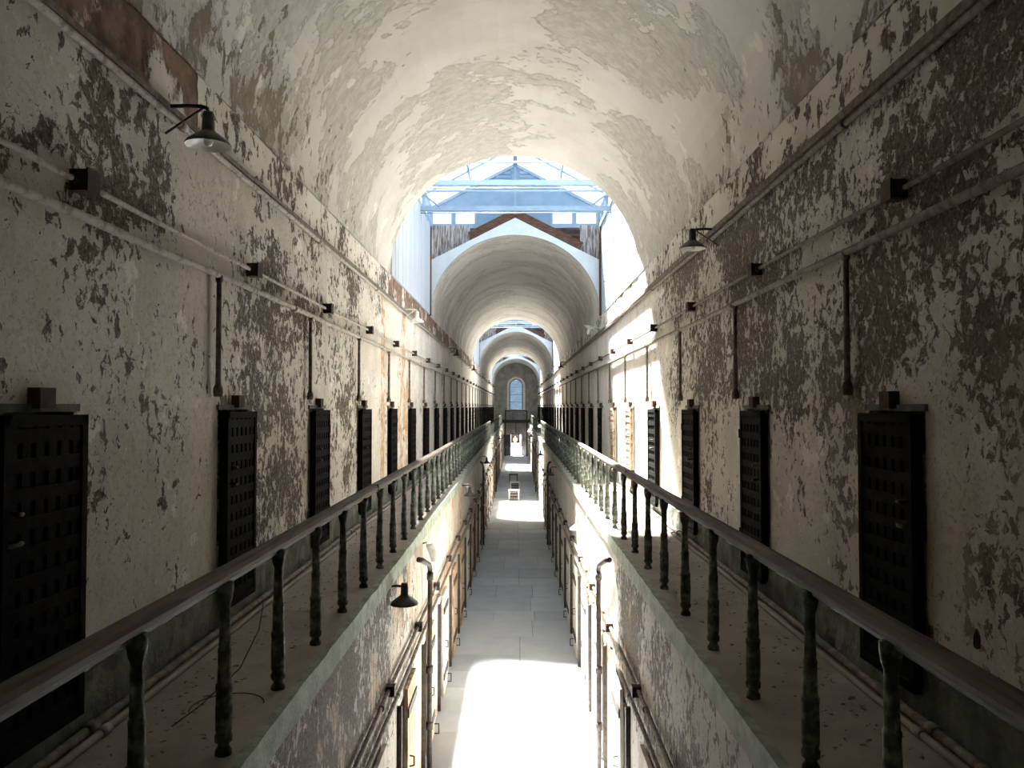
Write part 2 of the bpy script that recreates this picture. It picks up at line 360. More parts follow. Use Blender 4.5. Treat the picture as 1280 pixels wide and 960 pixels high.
# ------------------------------------------------------------------ mesh helpers
class MB:
    def __init__(self):
        self.v = []; self.f = []; self.uv = []; self.mi = []; self.sm = []
    def face(self, pts, uvs=None, mi=0, smooth=False):
        i = len(self.v); self.v += [tuple(p) for p in pts]
        self.f.append(tuple(range(i, i + len(pts)))); self.uv.append(uvs); self.mi.append(mi); self.sm.append(smooth)
        return self
    def box(self, x0, x1, y0, y1, z0, z1, mi=0):
        i = len(self.v)
        self.v += [(x0, y0, z0), (x1, y0, z0), (x1, y1, z0), (x0, y1, z0), (x0, y0, z1), (x1, y0, z1), (x1, y1, z1), (x0, y1, z1)]
        for q in ((0, 3, 2, 1), (4, 5, 6, 7), (0, 1, 5, 4), (1, 2, 6, 5), (2, 3, 7, 6), (3, 0, 4, 7)):
            self.f.append(tuple(i + k for k in q)); self.uv.append(None); self.mi.append(mi); self.sm.append(False)
        return self
    def obox(self, c, size, rot=(0, 0, 0), mi=0, taper=None):
        """box centred at c, rotated"""
        from mathutils import Euler
        e = Euler(rot).to_matrix(); i = len(self.v)
        for sz in (-.5, .5):
            for sx, sy in ((-.5, -.5), (.5, -.5), (.5, .5), (-.5, .5)):
                p = e @ Vector((sx * size[0], sy * size[1], sz * size[2])) + Vector(c)
                self.v.append(tuple(p))
        for q in ((0, 3, 2, 1), (4, 5, 6, 7), (0, 1, 5, 4), (1, 2, 6, 5), (2, 3, 7, 6), (3, 0, 4, 7)):
            self.f.append(tuple(i + k for k in q)); self.uv.append(None); self.mi.append(mi); self.sm.append(False)
        return self
    def bar(self, a, b, w, h, mi=0):
        """rectangular bar from a to b, w sideways, h upright"""
        a = Vector(a); b = Vector(b); d = (b - a).normalized()
        up = Vector((0, 0, 1)) if abs(d.z) < 0.95 else Vector((0, 1, 0))
        s = d.cross(up).normalized(); u = s.cross(d).normalized(); i = len(self.v)
        for p in (a, b):
            for k, l in ((-1, -1), (1, -1), (1, 1), (-1, 1)):
                self.v.append(tuple(p + s * (k * w / 2) + u * (l * h / 2)))
        for q in ((0, 1, 2, 3), (7, 6, 5, 4), (0, 4, 5, 1), (1, 5, 6, 2), (2, 6, 7, 3), (3, 7, 4, 0)):
            self.f.append(tuple(i + k for k in q)); self.uv.append(None); self.mi.append(mi); self.sm.append(False)
        return self
    def tube(self, path, r, n=8, mi=0, cap=True):
        path = [Vector(p) for p in path]; rs = r if isinstance(r, (list, tuple)) else [r] * len(path)
        rings = []; ref = None
        for k, p in enumerate(path):
            d = (path[min(k + 1, len(path) - 1)] - path[max(k - 1, 0)]).normalized()
            if ref is None:
                ref = Vector((0, 0, 1)) if abs(d.z) < 0.9 else Vector((1, 0, 0))
            s = d.cross(ref).normalized(); u = s.cross(d).normalized(); ref = u
            i = len(self.v); rings.append(i)
            for j in range(n):
                a = 2 * math.pi * j / n
                self.v.append(tuple(p + s * (math.cos(a) * rs[k]) + u * (math.sin(a) * rs[k])))
        for a, b in zip(rings, rings[1:]):
            for j in range(n):
                self.f.append((a + j, a + (j + 1) % n, b + (j + 1) % n, b + j)); self.uv.append(None); self.mi.append(mi); self.sm.append(True)
        if cap:
            self.f.append(tuple(rings[0] + j for j in reversed(range(n)))); self.uv.append(None); self.mi.append(mi); self.sm.append(False)
            self.f.append(tuple(rings[-1] + j for j in range(n))); self.uv.append(None); self.mi.append(mi); self.sm.append(False)
        return self
    def lathe(self, prof, c=(0, 0, 0), n=12, mi=0, mis=None):
        """prof: (radius, z) pairs"""
        rings = []
        for r, z in prof:
            i = len(self.v); rings.append(i)
            for j in range(n):
                a = 2 * math.pi * j / n
                self.v.append((c[0] + r * math.cos(a), c[1] + r * math.sin(a), c[2] + z))
        for k, (a, b) in enumerate(zip(rings, rings[1:])):
            for j in range(n):
                self.f.append((a + j, a + (j + 1) % n, b + (j + 1) % n, b + j)); self.uv.append(None)
                self.mi.append(mis[k] if mis else mi); self.sm.append(True)
        return self
    def mesh(self, name, mats):
        me = bpy.data.meshes.new(name)
        me.from_pydata(self.v, [], self.f)
        mats = mats if isinstance(mats, (list, tuple)) else [mats]
        for m in mats: me.materials.append(M[m] if isinstance(m, str) else m)
        me.polygons.foreach_set('material_index', self.mi)
        me.polygons.foreach_set('use_smooth', self.sm)
        if any(u is not None for u in self.uv):
            lay = me.uv_layers.new(name='UVMap')
            flat = []
            for f, u in zip(self.f, self.uv):
                for k in range(len(f)):
                    flat += list(u[k]) if u is not None else [0.0, 0.0]
            lay.data.foreach_set('uv', flat)
        me.update()
        return me
    def build(self, name, mats, parent=None):
        return link(name, self.mesh(name, mats), parent)

def link(name, me, parent=None, loc=None):
    o = bpy.data.objects.new(name, me); COL.objects.link(o)
    if parent is not None: o.parent = parent
    if loc is not None: o.location = loc
    return o

def tag(o, label=None, cat=None, group=None, kind=None):
    if label: o['label'] = label
    if cat: o['category'] = cat
    if group: o['group'] = group
    if kind: o['kind'] = kind
    return o

def thing(name, label, cat, loc=(0, 0, 0), group=None, kind=None):
    o = bpy.data.objects.new(name, None); COL.objects.link(o); o.location = loc
    o.empty_display_size = 0.1
    return tag(o, label, cat, group, kind)

def copy_tree(o, parent=None):
    c = o.copy(); COL.objects.link(c); c.parent = parent
    for ch in list(o.children): copy_tree(ch, c)
    return c

def plate(outline, holes, plane_y, thick, name, mats, parent=None):
    """flat plate in the XZ plane with holes, thickness along +Y"""
    bm = bmesh.new()
    es = []
    for loop in [outline] + holes:
        vs = [bm.verts.new((x, plane_y, z)) for x, z in loop]
        for a, b in zip(vs, vs[1:] + vs[:1]): es.append(bm.edges.new((a, b)))
    bmesh.ops.triangle_fill(bm, use_beauty=True, use_dissolve=False, edges=es)
    r = bmesh.ops.extrude_face_region(bm, geom=bm.faces[:])
    bmesh.ops.translate(bm, vec=(0, thick, 0), verts=[v for v in r['geom'] if isinstance(v, bmesh.types.BMVert)])
    bmesh.ops.recalc_face_normals(bm, faces=bm.faces[:])
    uvl = bm.loops.layers.uv.new('UVMap')
    for f in bm.faces:
        for l in f.loops: l[uvl].uv = (l.vert.co.x, l.vert.co.z)
    me = bpy.data.meshes.new(name); bm.to_mesh(me); bm.free()
    for m in (mats if isinstance(mats, (list, tuple)) else [mats]): me.materials.append(M[m])
    return link(name, me, parent)

ORDW = ['first', 'second', 'third', 'fourth', 'fifth', 'sixth', 'seventh', 'eighth', 'ninth', 'tenth', 'eleventh', 'twelfth']
WEST = 'the wall with the bare brick strip'
EAST = 'the wall facing the bare brick strip'

# ================================================================== SETTING
WX = 2.16            # upper wall face
LX = 1.24            # lower wall face
Y0, Y1 = -5.0, 80.0
GF = CZ - 1.63       # gallery floor
SPRING = CZ + 2.28
RISE = 2.06
VR = 2.152
BAYS = [(Y0, 13.76), (20.2, 40.0), (46.5, 66.3), (72.8, Y1)]
LANTERNS = [(13.76, 20.2), (40.0, 46.5), (66.3, 72.8)]
PITCH = 2.57
DW = [(3.29 + PITCH * k, 3.95 + PITCH * k) for k in range(29)]
DE = [(4.18 + PITCH * k, 4.84 + PITCH * k) for k in range(29)]
DTOP, DBOT = CZ + 0.0, CZ - 1.40
LP = 2.2
LD = [(8.64 + LP * k, 9.30 + LP * k) for k in range(-2, 32) if 9.4 + LP * k < 79]
LTOP = 1.64

def wall_niches(name, sx, x, y0, y1, z0, z1, holes, hz0, hz1, depth, thick, mat, label):
    """wall whose face is at sx*x, with door recesses"""
    mb = MB(); X = sx * x; XD = sx * (x + depth); XT = sx * (x + thick)
    def q(pts):
        if sx < 0: pts = pts[::-1]
        mb.face(pts, [(p[1] + (p[0] - X) * sx, p[2]) for p in pts])
    # face x = X looking towards the corridor axis
    ys = [y0]
    for a, b in holes: ys += [a, b]
    ys.append(y1)
    for k in range(len(ys) - 1):
        a, b = ys[k], ys[k + 1]
        if k % 2 == 0:
            q([(X, b, z0), (X, a, z0), (X, a, z1), (X, b, z1)][::-1][::-1])
        else:
            q([(X, b, hz1), (X, a, hz1), (X, a, z1), (X, b, z1)])
            if hz0 > z0: q([(X, b, z0), (X, a, z0), (X, a, hz0), (X, b, hz0)])
            q([(XD, b, hz0), (XD, a, hz0), (XD, a, hz1), (XD, b, hz1)])
            q([(X, b, hz0), (XD, b, hz0), (XD, b, hz1), (X, b, hz1)])
            q([(XD, a, hz0), (X, a, hz0), (X, a, hz1), (XD, a, hz1)])
            q([(X, a, hz1), (X, b, hz1), (XD, b, hz1), (XD, a, hz1)])
            q([(X, b, hz0), (X, a, hz0), (XD, a, hz0), (XD, b, hz0)])
    q([(XT, y0, z0), (XT, y1, z0), (XT, y1, z1), (XT, y0, z1)])
    q([(X, y0, z1), (XT, y0, z1), (XT, y1, z1), (X, y1, z1)])
    q([(XT, y0, z0), (X, y0, z0), (X, y1, z0), (XT, y1, z0)])
    q([(X, y0, z0), (XT, y0, z0), (XT, y0, z1), (X, y0, z1)])
    q([(XT, y1, z0), (X, y1, z0), (X, y1, z1), (XT, y1, z1)])
    o = mb.build(name, mat)
    bm = bmesh.new(); bm.from_mesh(o.data); bmesh.ops.remove_doubles(bm, verts=bm.verts[:], dist=1e-5)
    bmesh.ops.recalc_face_normals(bm, faces=bm.faces[:]); bm.to_mesh(o.data); bm.free()
    return tag(o, label, 'wall', kind='structure')

FR0 = CZ + 1.89      # underside of the frieze
wall_niches('wall_left', -1, WX, Y0, Y1, GF - 0.12, FR0, DW, DBOT, DTOP, 0.30, 0.5, 'plaster_west', 'pale upper gallery wall flaking to brown, below the bare brick strip')
wall_niches('wall_right', 1, WX, Y0, Y1, GF - 0.12, FR0, DE, DBOT, DTOP, 0.30, 0.5, 'plaster_east', 'heavily peeled upper gallery wall struck by sunlight under the skylight')
wall_niches('wall_left_lower', -1, LX, Y0, Y1, 0.0, GF - 0.12, LD, 0.0, LTOP, 0.22, 1.42, 'plaster_lower_west', 'ground floor cell wall with orange bare patches under the gallery')
wall_niches('wall_right_lower', 1, LX, Y0, Y1, 0.0, GF - 0.12, LD, 0.0, LTOP, 0.22, 1.42, 'plaster_lower_east', 'whitewashed ground floor cell wall under the sunlit gallery')

def long_box(name, x0, x1, y0, y1, z0, z1, mat, step=0.0, jit=0.0, uvx=False):
    """box along Y, subdivided and roughened, UV = (y, z)"""
    mb = MB(); n = max(1, int((y1 - y0) / step)) if step else 1
    rnd = random.Random(name)
    ring = [(x0, z0), (x1, z0), (x1, z1), (x0, z1)]
    rows = []
    for k in range(n + 1):
        y = y0 + (y1 - y0) * k / n
        rows.append([(px + rnd.uniform(-jit, jit), y, pz + rnd.uniform(-jit, jit)) for px, pz in ring])
    for a, b in zip(rows, rows[1:]):
        for j in range(4):
            pts = [a[j], a[(j + 1) % 4], b[(j + 1) % 4], b[j]]
            mb.face(pts, [(p[1], p[2] + (p[0] if j in (0, 2) else 0)) for p in pts])
    mb.face(rows[0][::-1], [(0, 0)] * 4); mb.face(rows[-1], [(0, 0)] * 4)
    o = mb.build(name, mat)
    bm = bmesh.new(); bm.from_mesh(o.data); bmesh.ops.remove_doubles(bm, verts=bm.verts[:], dist=1e-5)
    bmesh.ops.recalc_face_normals(bm, faces=bm.faces[:]); bm.to_mesh(o.data); bm.free()
    return o

tag(long_box('trim_1', -WX - 0.5, -WX, Y0, Y1, FR0, SPRING, 'frieze_brick_bare'), 'plaster frieze fallen away to bare red brick above the gallery wall', 'frieze', kind='structure')
tag(long_box('trim_2', WX, WX + 0.5, Y0, Y1, FR0, SPRING, 'frieze_flaked'), 'flaked plaster frieze along the foot of the vault, sunlit side', 'frieze', kind='structure')
tag(long_box('trim_3', -WX - 0.02, -WX + 0.035, Y0, Y1, FR0 - 0.045, FR0 - 0.005, 'pipe_dim', 0.9, 0.004), 'thin ledge under the bare brick strip', 'ledge', kind='structure')
tag(long_box('trim_4', WX - 0.06, WX + 0.02, Y0, Y1, FR0 - 0.06, FR0 - 0.005, 'drop_brown', 0.9, 0.004), 'dark wooden ledge under the flaked frieze', 'ledge', kind='structure')
tag(long_box('baseboard_left', -WX - 0.01, -WX + 0.02, Y0, Y1, GF - 0.01, GF + 0.29, 'baseboard_green', 0.13, 0.014), 'crumbling dark green baseboard below the bare brick side wall', 'baseboard', kind='structure')
tag(long_box('baseboard_right', WX - 0.02, WX + 0.01, Y0, Y1, GF - 0.01, GF + 0.27, 'baseboard_green', 0.13, 0.014), 'crumbling dark green baseboard below the heavily peeled wall', 'baseboard', kind='structure')
tag(long_box('floor_left_gallery', -WX, -1.255, Y0, Y1 - 1.6, GF - 0.12, GF, 'gallery_concrete'), 'dusty concrete gallery walk beneath the bare brick strip', 'gallery floor', kind='structure')
tag(long_box('floor_right_gallery', 1.255, WX, Y0, Y1 - 1.6, GF - 0.12, GF, 'gallery_concrete'), 'dusty concrete gallery walk with a sunlit stretch', 'gallery floor', kind='structure')
tag(long_box('trim_5', -1.26, -1.205, Y0, Y1 - 1.6, GF - 0.15, GF + 0.015, 'fascia_green', 0.17, 0.005), 'pale green fascia edging the gallery on the brick strip side', 'fascia', kind='structure')
tag(long_box('trim_6', 1.205, 1.26, Y0, Y1 - 1.6, GF - 0.15, GF + 0.015, 'fascia_green', 0.17, 0.005), 'pale green fascia edging the gallery on the sunlit side', 'fascia', kind='structure')

# ground floor with flagstones
fl = tag(MB().box(-LX, LX, Y0, Y1, -0.12, -0.012).build('floor', 'floor_bed'), 'grey flagstone floor of the corridor between the cell walls', 'floor', kind='structure')
rnd = random.Random(3)
y = 5.5
while y < 79.6:
    d = min(rnd.choice([0.85, 1.0, 1.1, 1.25, 1.4]), Y1 - y)
    cuts = [-LX] + rnd.choice([[-0.35], [0.38], [-0.62, 0.1], [-0.35, 0.7], [-0.5, 0.45], [0.1]]) + [LX]
    for a, b in zip(cuts, cuts[1:]):
        j = 0.004; zt = rnd.uniform(-0.003, 0.002)
        mb = MB(); x0, x1, ya, yb = a + j, b - j, y + j, y + d - j
        c = 0.006
        mb.box(x0, x1, ya, yb, -0.05, zt - 0.004)
        mb.v[4:8] = [(x0, ya, zt - c), (x1, ya, zt - c), (x1, yb, zt - c), (x0, yb, zt - c)]
        i = len(mb.v); mb.v += [(x0 + c, ya + c, zt), (x1 - c, ya + c, zt), (x1 - c, yb - c, zt), (x0 + c, yb - c, zt)]
        mb.f[1] = (i, i + 1, i + 2, i + 3)
        for k in range(4):
            mb.f.append((4 + k, 4 + (k + 1) % 4, i + (k + 1) % 4, i + k)); mb.uv.append(None); mb.mi.append(0); mb.sm.append(False)
        mb.build('flagstone', STONES[rnd.choice([0, 0, 0, 1, 1, 2, 2, 3])], fl)
    y += d

# barrel vaults
def arch_pts(n=36, r=VR, rise=RISE, z0=SPRING):
    return [(-r * math.cos(math.pi * k / n), z0 + rise * math.sin(math.pi * k / n)) for k in range(n + 1)]
BAYNAME = ['ragged cream barrel vault over the nearest bay of cells', 'smooth cream barrel vault beyond the first skylight',
           'smaller looking cream barrel vault between the second and third skylights', 'short cream barrel vault against the end wall']
for k, (a, b) in enumerate(BAYS):
    mb = MB(); P = arch_pts(); n = len(P) - 1
    OUT = [(x * 1.05, SPRING + (z - SPRING) * 1.05) for x, z in P]
    ny = 6
    for i in range(ny):
        ya, yb = a + (b - a) * i / ny, a + (b - a) * (i + 1) / ny
        for j in range(n):
            (x0, z0), (x1, z1) = P[j], P[j + 1]
            mb.face([(x0, ya, z0), (x1, ya, z1), (x1, yb, z1), (x0, yb, z0)],
                    [(ya, j / n), (ya, (j + 1) / n), (yb, (j + 1) / n), (yb, j / n)], smooth=True)
    for j in range(n):
        (x0, z0), (x1, z1) = OUT[j], OUT[j + 1]; (p0, q0), (p1, q1) = P[j], P[j + 1]
        mb.face([(x0, b, z0), (x1, b, z1), (x1, a, z1), (x0, a, z0)], [(b, j / n), (b, (j + 1) / n), (a, (j + 1) / n), (a, j / n)], smooth=True)
        for yy in (a, b):
            pts = [(p0, yy, q0), (p1, yy, q1), (x1, yy, z1), (x0, yy, z0)]
            mb.face(pts, [(yy, j / n), (yy, (j + 1) / n), (yy + .3, (j + 1) / n), (yy + .3, j / n)])
    tag(mb.build('ceiling' if k == 0 else 'ceiling_vault', 'vault_plaster'), BAYNAME[k], 'vault', kind='structure')

# unseen back wall added behind the viewer, pale to bounce light
tag(MB().box(-2.7, 2.7, Y0 - 0.3, Y0, -0.1, CZ + 6.0).build('wall_unseen_back', 'back_bounce_plaster'), 'plain grey wall added to close the unseen near end and bounce light', 'wall', kind='structure')

# end wall with arched window and door
wz0, wz1, wr = CZ - 0.33, CZ + 2.05, 0.66
hole_w = [(-wr, wz0), (wr, wz0)] + [(wr * math.cos(math.pi * k / 14), wz1 + wr * math.sin(math.pi * k / 14)) for k in range(15)]
hole_d = [(-0.55, 0.02), (0.55, 0.02), (0.55, 2.10), (-0.55, 2.10)]
tag(plate([(-2.8, -0.1), (2.8, -0.1), (2.8, CZ + 5.5), (-2.8, CZ + 5.5)], [hole_w, hole_d], Y1, 0.45, 'wall_end', 'end_wall_grey'),
    'dim grey end wall with an arched window over a doorway', 'wall', kind='structure')
win = thing('window_1', 'tall round-headed window of bluish glass in the end wall', 'window', (0, Y1, wz0), kind='structure')
def arch_ring(r0, r1, z0, zs, n=16):
    o = [(-r1, z0), (r1, z0)] + [(r1 * math.cos(math.pi * k / n), zs + r1 * math.sin(math.pi * k / n)) for k in range(n + 1)]
    h = [(-r0, z0 + 0.05), (r0, z0 + 0.05)] + [(r0 * math.cos(math.pi * k / n), zs + r0 * math.sin(math.pi * k / n)) for k in range(n + 1)]
    return o, h
o_, h_ = arch_ring(0.70, 0.90, -0.02, wz1 - wz0)
plate(o_, [h_], -0.06, 0.10, 'window_surround', 'window_trim', win)
o_, h_ = arch_ring(0.58, 0.66, 0.0, wz1 - wz0)
plate(o_, [h_], 0.14, 0.07, 'window_frame', 'blue_paint', win)
for zz in (0.75, 1.5, 2.25):
    MB().box(-0.62, 0.62, 0.15, 0.19, zz - 0.02, zz + 0.02).build('glazing_bar', 'blue_paint', win)
for x0, x1 in ((-0.6, 0.6),):
    for za, zb in ((0.03, 0.75), (0.75, 1.5), (1.5, 2.25), (2.25, 2.95)):
        MB().box(x0 + 0.006, x1 - 0.006, 0.165, 0.172, za + 0.01, zb - 0.01).build('pane', 'glass_dirty', win)
dr = thing('door_1', 'dark door leaf standing open at the end doorway', 'door', (-0.55, Y1, 0), kind='structure')
MB().obox((-0.33, -0.12, 1.05), (0.70, 0.06, 2.06), (0, 0, R(12))).build('leaf', 'bridge_black', dr)
MB().box(1.10, 1.17, -0.05, 0.02, 0.0, 2.12).build('jamb', 'bridge_black', dr)
MB().box(-0.05, 0.0, -0.05, 0.02, 0.0, 2.12).build('jamb', 'bridge_black', dr)
MB().box(-0.05, 1.17, -0.05, 0.02, 2.10, 2.17).build('lintel', 'bridge_black', dr)

# outside the end door
tag(MB().box(-14, 14, Y1 + 0.45, 112, -0.2, 0.0).build('ground_outside', 'outside_paving'), 'bright paved yard seen through the end doorway', 'ground', kind='structure')
hs = thing('yard_building', 'bluish pale building across the yard beyond the end doorway', 'building', (0, 99, 0))
plate([(-6, 0), (6, 0), (6, 4.2), (-6, 4.2)], [[(-0.62, 0.05), (0.42, 0.05), (0.42, 2.3), (-0.62, 2.3)]], 0.0, 0.3, 'facade', 'outside_wall', hs)
MB().box(-0.62, 0.42, 0.18, 0.24, 0.05, 2.3).build('dark_door', 'attic_dark', hs)

# ================================================================== SKYLIGHT LANTERNS
EAVE, RIDGE, BTOP = CZ + 5.10, CZ + 6.30, CZ + 4.52
ORD = ['first', 'second', 'third']
def gl(x):  # white gable line
    return CZ + 4.77 - abs(x) * 0.505
for k, (a, b) in enumerate(LANTERNS):
    first = k == 0
    # board side walls
    for s, side in ((-1, 'left'), (1, 'right')):
        wb = thing('wall_%s_skylight' % side, 'white vertical board wall below the %s skylight, %s' % (ORD[k], 'above the bare brick strip' if s < 0 else 'facing the sun'),
                   'board wall', (s * WX, a, SPRING), kind='structure')
        MB().box(min(0.03 * s, 0.3 * s), max(0.03 * s, 0.3 * s), 0, b - a, 0, BTOP - SPRING).build('backing', 'boards_weathered', wb)
        L = b - a - 0.34; nb = 32
        if first:
            me = MB().box(-0.012, 0.04, 0.003, L / nb - 0.003, 0, BTOP - SPRING).mesh('board', 'white_boards')
            for i in range(nb):
                o = link('board', me, wb, (random.uniform(-.006, .006), i * L / nb, 0))
        else:
            mb = MB()
            for i in range(nb):
                d_ = random.uniform(-.006, .006); mb.box(-0.012 + d_, 0.04, i * L / nb + .003, (i + 1) * L / nb - .003, 0, BTOP - SPRING)
            tag(mb.build('boards', 'white_boards', wb), kind='stuff')
        MB().box(min(-0.05 * s, 0.06 * s), max(-0.05 * s, 0.06 * s), b - a - 0.30, b - a - 0.12, 0, BTOP - SPRING).build('corner_post', 'timber_brown', wb)
    # roof structure
    rf = thing('window_%d' % (k + 2), 'pale blue steel and glass roof of the %s skylight' % ORD[k], 'skylight', (0, a, BTOP), kind='structure')
    hE, hR = EAVE - BTOP, RIDGE - BTOP; L = b - a
    for s in (-1, 1):
        MB().box(min(s * 2.12, s * 2.26), max(s * 2.12, s * 2.26), -0.2, L + 0.5, -0.02, 0.08).build('sill_beam', 'blue_pale', rf)
        MB().box(min(s * 2.14, s * 2.26), max(s * 2.14, s * 2.26), -0.2, L + 0.5, hE - 0.06, hE + 0.05).build('eave_beam', 'blue_pale', rf)
        n = 6
        for i in range(n + 1):
            yy = L * i / n
            MB().box(min(s * 2.16, s * 2.24), max(s * 2.16, s * 2.24), yy - 0.03, yy + 0.03, 0.08, hE - 0.06).build('mullion', 'blue_pale', rf)
        for i in range(n):
            MB().box(min(s * 2.195, s * 2.203), max(s * 2.195, s * 2.203), L * i / n + 0.035, L * (i + 1) / n - 0.035, 0.085, hE - 0.065).build('pane', 'glass_clear', rf)
        nr = 5
        sl = math.atan2(hR - hE, 2.25)
        for i in range(nr + 1):
            yy = -0.15 + (L + 0.6) * i / nr
            MB().bar((s * 2.25, yy, hE), (0, yy, hR), 0.024, 0.035).build('rafter', 'blue_pale', rf)
        for i in range(nr):
            ya, yb = -0.15 + (L + 0.6) * i / nr + 0.02, -0.15 + (L + 0.6) * (i + 1) / nr - 0.02
            mb = MB(); e0 = (s * 2.24, hE + 0.02); e1 = (s * 0.03, hR + 0.005)
            for t in (0.0,):
                mb.face([(e0[0], ya, e0[1]), (e0[0], yb, e0[1]), (e1[0], yb, e1[1]), (e1[0], ya, e1[1])])
            mb.build('pane', 'glass_clear', rf)
        for t in (0.5,):
            MB().box(-0.02 + s * 2.25 * (1 - t), 0.02 + s * 2.25 * (1 - t), -0.15, L + 0.45, hE + (hR - hE) * t - 0.05, hE + (hR - hE) * t - 0.012).build('purlin', 'blue_pale', rf)
    MB().box(-0.05, 0.05, -0.2, L + 0.5, hR - 0.12, hR).build('ridge_beam', 'blue_paint', rf)
    # trusses
    for yy in (2.04, 4.09):
        tz = CZ + 4.44 - BTOP
        MB().box(-2.16, 2.16, yy - 0.05, yy + 0.05, tz - 0.05, tz + 0.05).build('tie_beam', 'blue_pale', rf)
        MB().tube([(-2.2, yy + 0.03, tz - 0.09), (2.2, yy + 0.03, tz - 0.09)], 0.012, 6).build('tie_rod', 'blue_pale', rf)
    for yy in (1.05, 3.05):
        MB().box(-2.16, 2.16, yy - 0.02, yy + 0.02, 0.02, 0.055).build('thin_tie', 'blue_pale', rf)
        for s in (-1, 1):
            MB().bar((s * 2.05, yy, 0.05), (s * 1.70, yy + 0.95, -0.05), 0.03, 0.03).build('brace', 'blue_pale', rf)
            MB().bar((s * 0.95, yy, 0.04), (s * 0.98, yy, hE + 0.62), 0.025, 0.025).build('hanger', 'blue_pale', rf)
    # unseen near gable, added to block light leaks above the nearer vault
    P = arch_pts()
    out = [(-2.26, SPRING), (-2.26, EAVE), (0, RIDGE - 0.02), (2.26, EAVE), (2.26, SPRING)]
    tag(plate(out + [(x, z) for x, z in reversed([(x * 1.012, SPRING + (z - SPRING) * 1.012) for x, z in P])], [], a - 0.16, 0.14, 'wall_unseen_gable', 'gable_white'),
        'unseen white light-blocking gable wall at the near end of the %s skylight' % ORD[k], 'gable wall', kind='structure')
    # far gable: white arched front, boards, timbers, blue wall
    outl = [(-2.155, SPRING), (-2.155, gl(2.155)), (0, gl(0)), (2.155, gl(2.155)), (2.155, SPRING)]
    gb = tag(plate(outl + [(x, z) for x, z in reversed([(x * 0.998, SPRING + (z - SPRING) * 0.998) for x, z in P])], [], b - 0.10, 0.10, 'wall_far_gable', 'gable_white'),
        'white arched gable front at the far end of the %s skylight' % ORD[k], 'gable wall', kind='structure')
    tag(plate([(-2.26, SPRING), (-2.26, CZ + 4.66), (2.26, CZ + 4.66), (2.26, SPRING)] + [(x, z) for x, z in reversed([(x * 1.03, SPRING + (z - SPRING) * 1.03) for x, z in P])], [], b + 0.42, 0.08, 'wall_attic_shade', 'attic_dark'), 'dark plate painted as roof void shade behind broken boards of the %s skylight' % ORD[k], 'wall', kind='structure')  # dark plate carries the shade of the roof void in its colour
    bw = thing('wall_board_gable', 'weathered grey boards above the white arch of the %s skylight' % ORD[k], 'board wall', (0, b + 0.1, 0), kind='structure')
    for x0, x1, n in ((-2.20, -1.15, 8), (1.65, 2.20, 4)):
        w = (x1 - x0) / n
        for i in range(n):
            xa, xb = x0 + i * w + 0.004, x0 + (i + 1) * w - 0.004
            zb = min(gl(xa), gl(xb)) - 0.08; zt = CZ + 4.62; d_ = random.uniform(-0.008, 0.008)
            MB().box(xa, xb, d_, d_ + 0.03, zb, zt).build('board', 'boards_weathered', bw)
    for i, zz in enumerate((CZ + 4.20, CZ + 4.38, CZ + 4.53)):
        MB().box(1.1, 1.66, 0.06, 0.10, zz - 0.025, zz + 0.03).build('lath', 'timber_brown', bw)
    tm = thing('roof_timber', 'dark brown rafter pair leaning above the white arch of the %s skylight' % ORD[k], 'timber', (0, b, 0))
    for s, xe in ((-1, 1.15), (1, 1.68)):
        MB().bar((s * xe, 0.0, gl(xe) + 0.13), (s * 0.02, 0.0, gl(0) + 0.12), 0.16, 0.20).build('rafter', 'timber_brown', tm)
    bg = thing('wall_blue_gable', 'blue painted gable wall with four small windows closing the %s skylight' % ORD[k], 'gable wall', (0, b + 0.25, 0), kind='structure')
    h1, h2 = CZ + 4.67, CZ + 4.99
    holes = [[(x0, h1), (x1, h1), (x1, h2), (x0, h2)] for x0, x1 in ((-2.14, -1.62), (-1.55, -1.02), (0.94, 1.48), (1.55, 2.10))]
    plate([(-2.24, CZ + 4.60), (2.24, CZ + 4.60), (2.24, EAVE), (0, RIDGE - 0.06), (-2.24, EAVE)], holes, 0.0, 0.08, 'wall_panel', 'blue_paint', bg)
    for x0, x1 in ((-2.14, -1.62), (-1.55, -1.02), (0.94, 1.48), (1.55, 2.10)):
        f = plate([(x0 - .03, h1 - .03), (x1 + .03, h1 - .03), (x1 + .03, h2 + .03), (x0 - .03, h2 + .03)],
                  [[(x0 + .025, h1 + .025), (x1 - .025, h1 + .025), (x1 - .025, h2 - .025), (x0 + .025, h2 - .025)]], -0.02, 0.03, 'window_frame', 'blue_pale', bg)
        MB().box(x0 + .02, x1 - .02, 0.03, 0.036, h1 + .02, h2 - .02).build('pane', 'glass_clear', f)
    MB().box(-0.03, 0.03, -0.03, 0.0, CZ + 5.0, RIDGE - 0.08).build('king_post', 'blue_pale', bg)
    for s in (-1, 1):
        for i in range(6):
            zz = CZ + 5.62 + i * 0.10
            xm = (RIDGE - 0.12 - zz) / 0.535
            if xm < 0.15: continue
            MB().obox((s * (0.05 + xm / 2), -0.012, zz), (xm - 0.1, 0.03, 0.06), (R(25), 0, 0)).build('louvre_slat', 'blue_paint', bg)
        MB().bar((s * 2.2, -0.03, EAVE - 0.03), (0, -0.03, RIDGE - 0.09), 0.04, 0.07).build('barge_board', 'blue_pale', bg)
    MB().box(-2.24, 2.24, -0.04, 0.0, CZ + 5.0, CZ + 5.06).build('cross_rail', 'blue_pale', bg)
    MB().box(-2.24, -0.95, -0.05, 0.0, CZ + 4.58, CZ + 4.64).build('window_sill', 'blue_pale', bg)
    MB().box(0.88, 2.24, -0.05, 0.0, CZ + 4.58, CZ + 4.64).build('window_sill', 'blue_pale', bg)
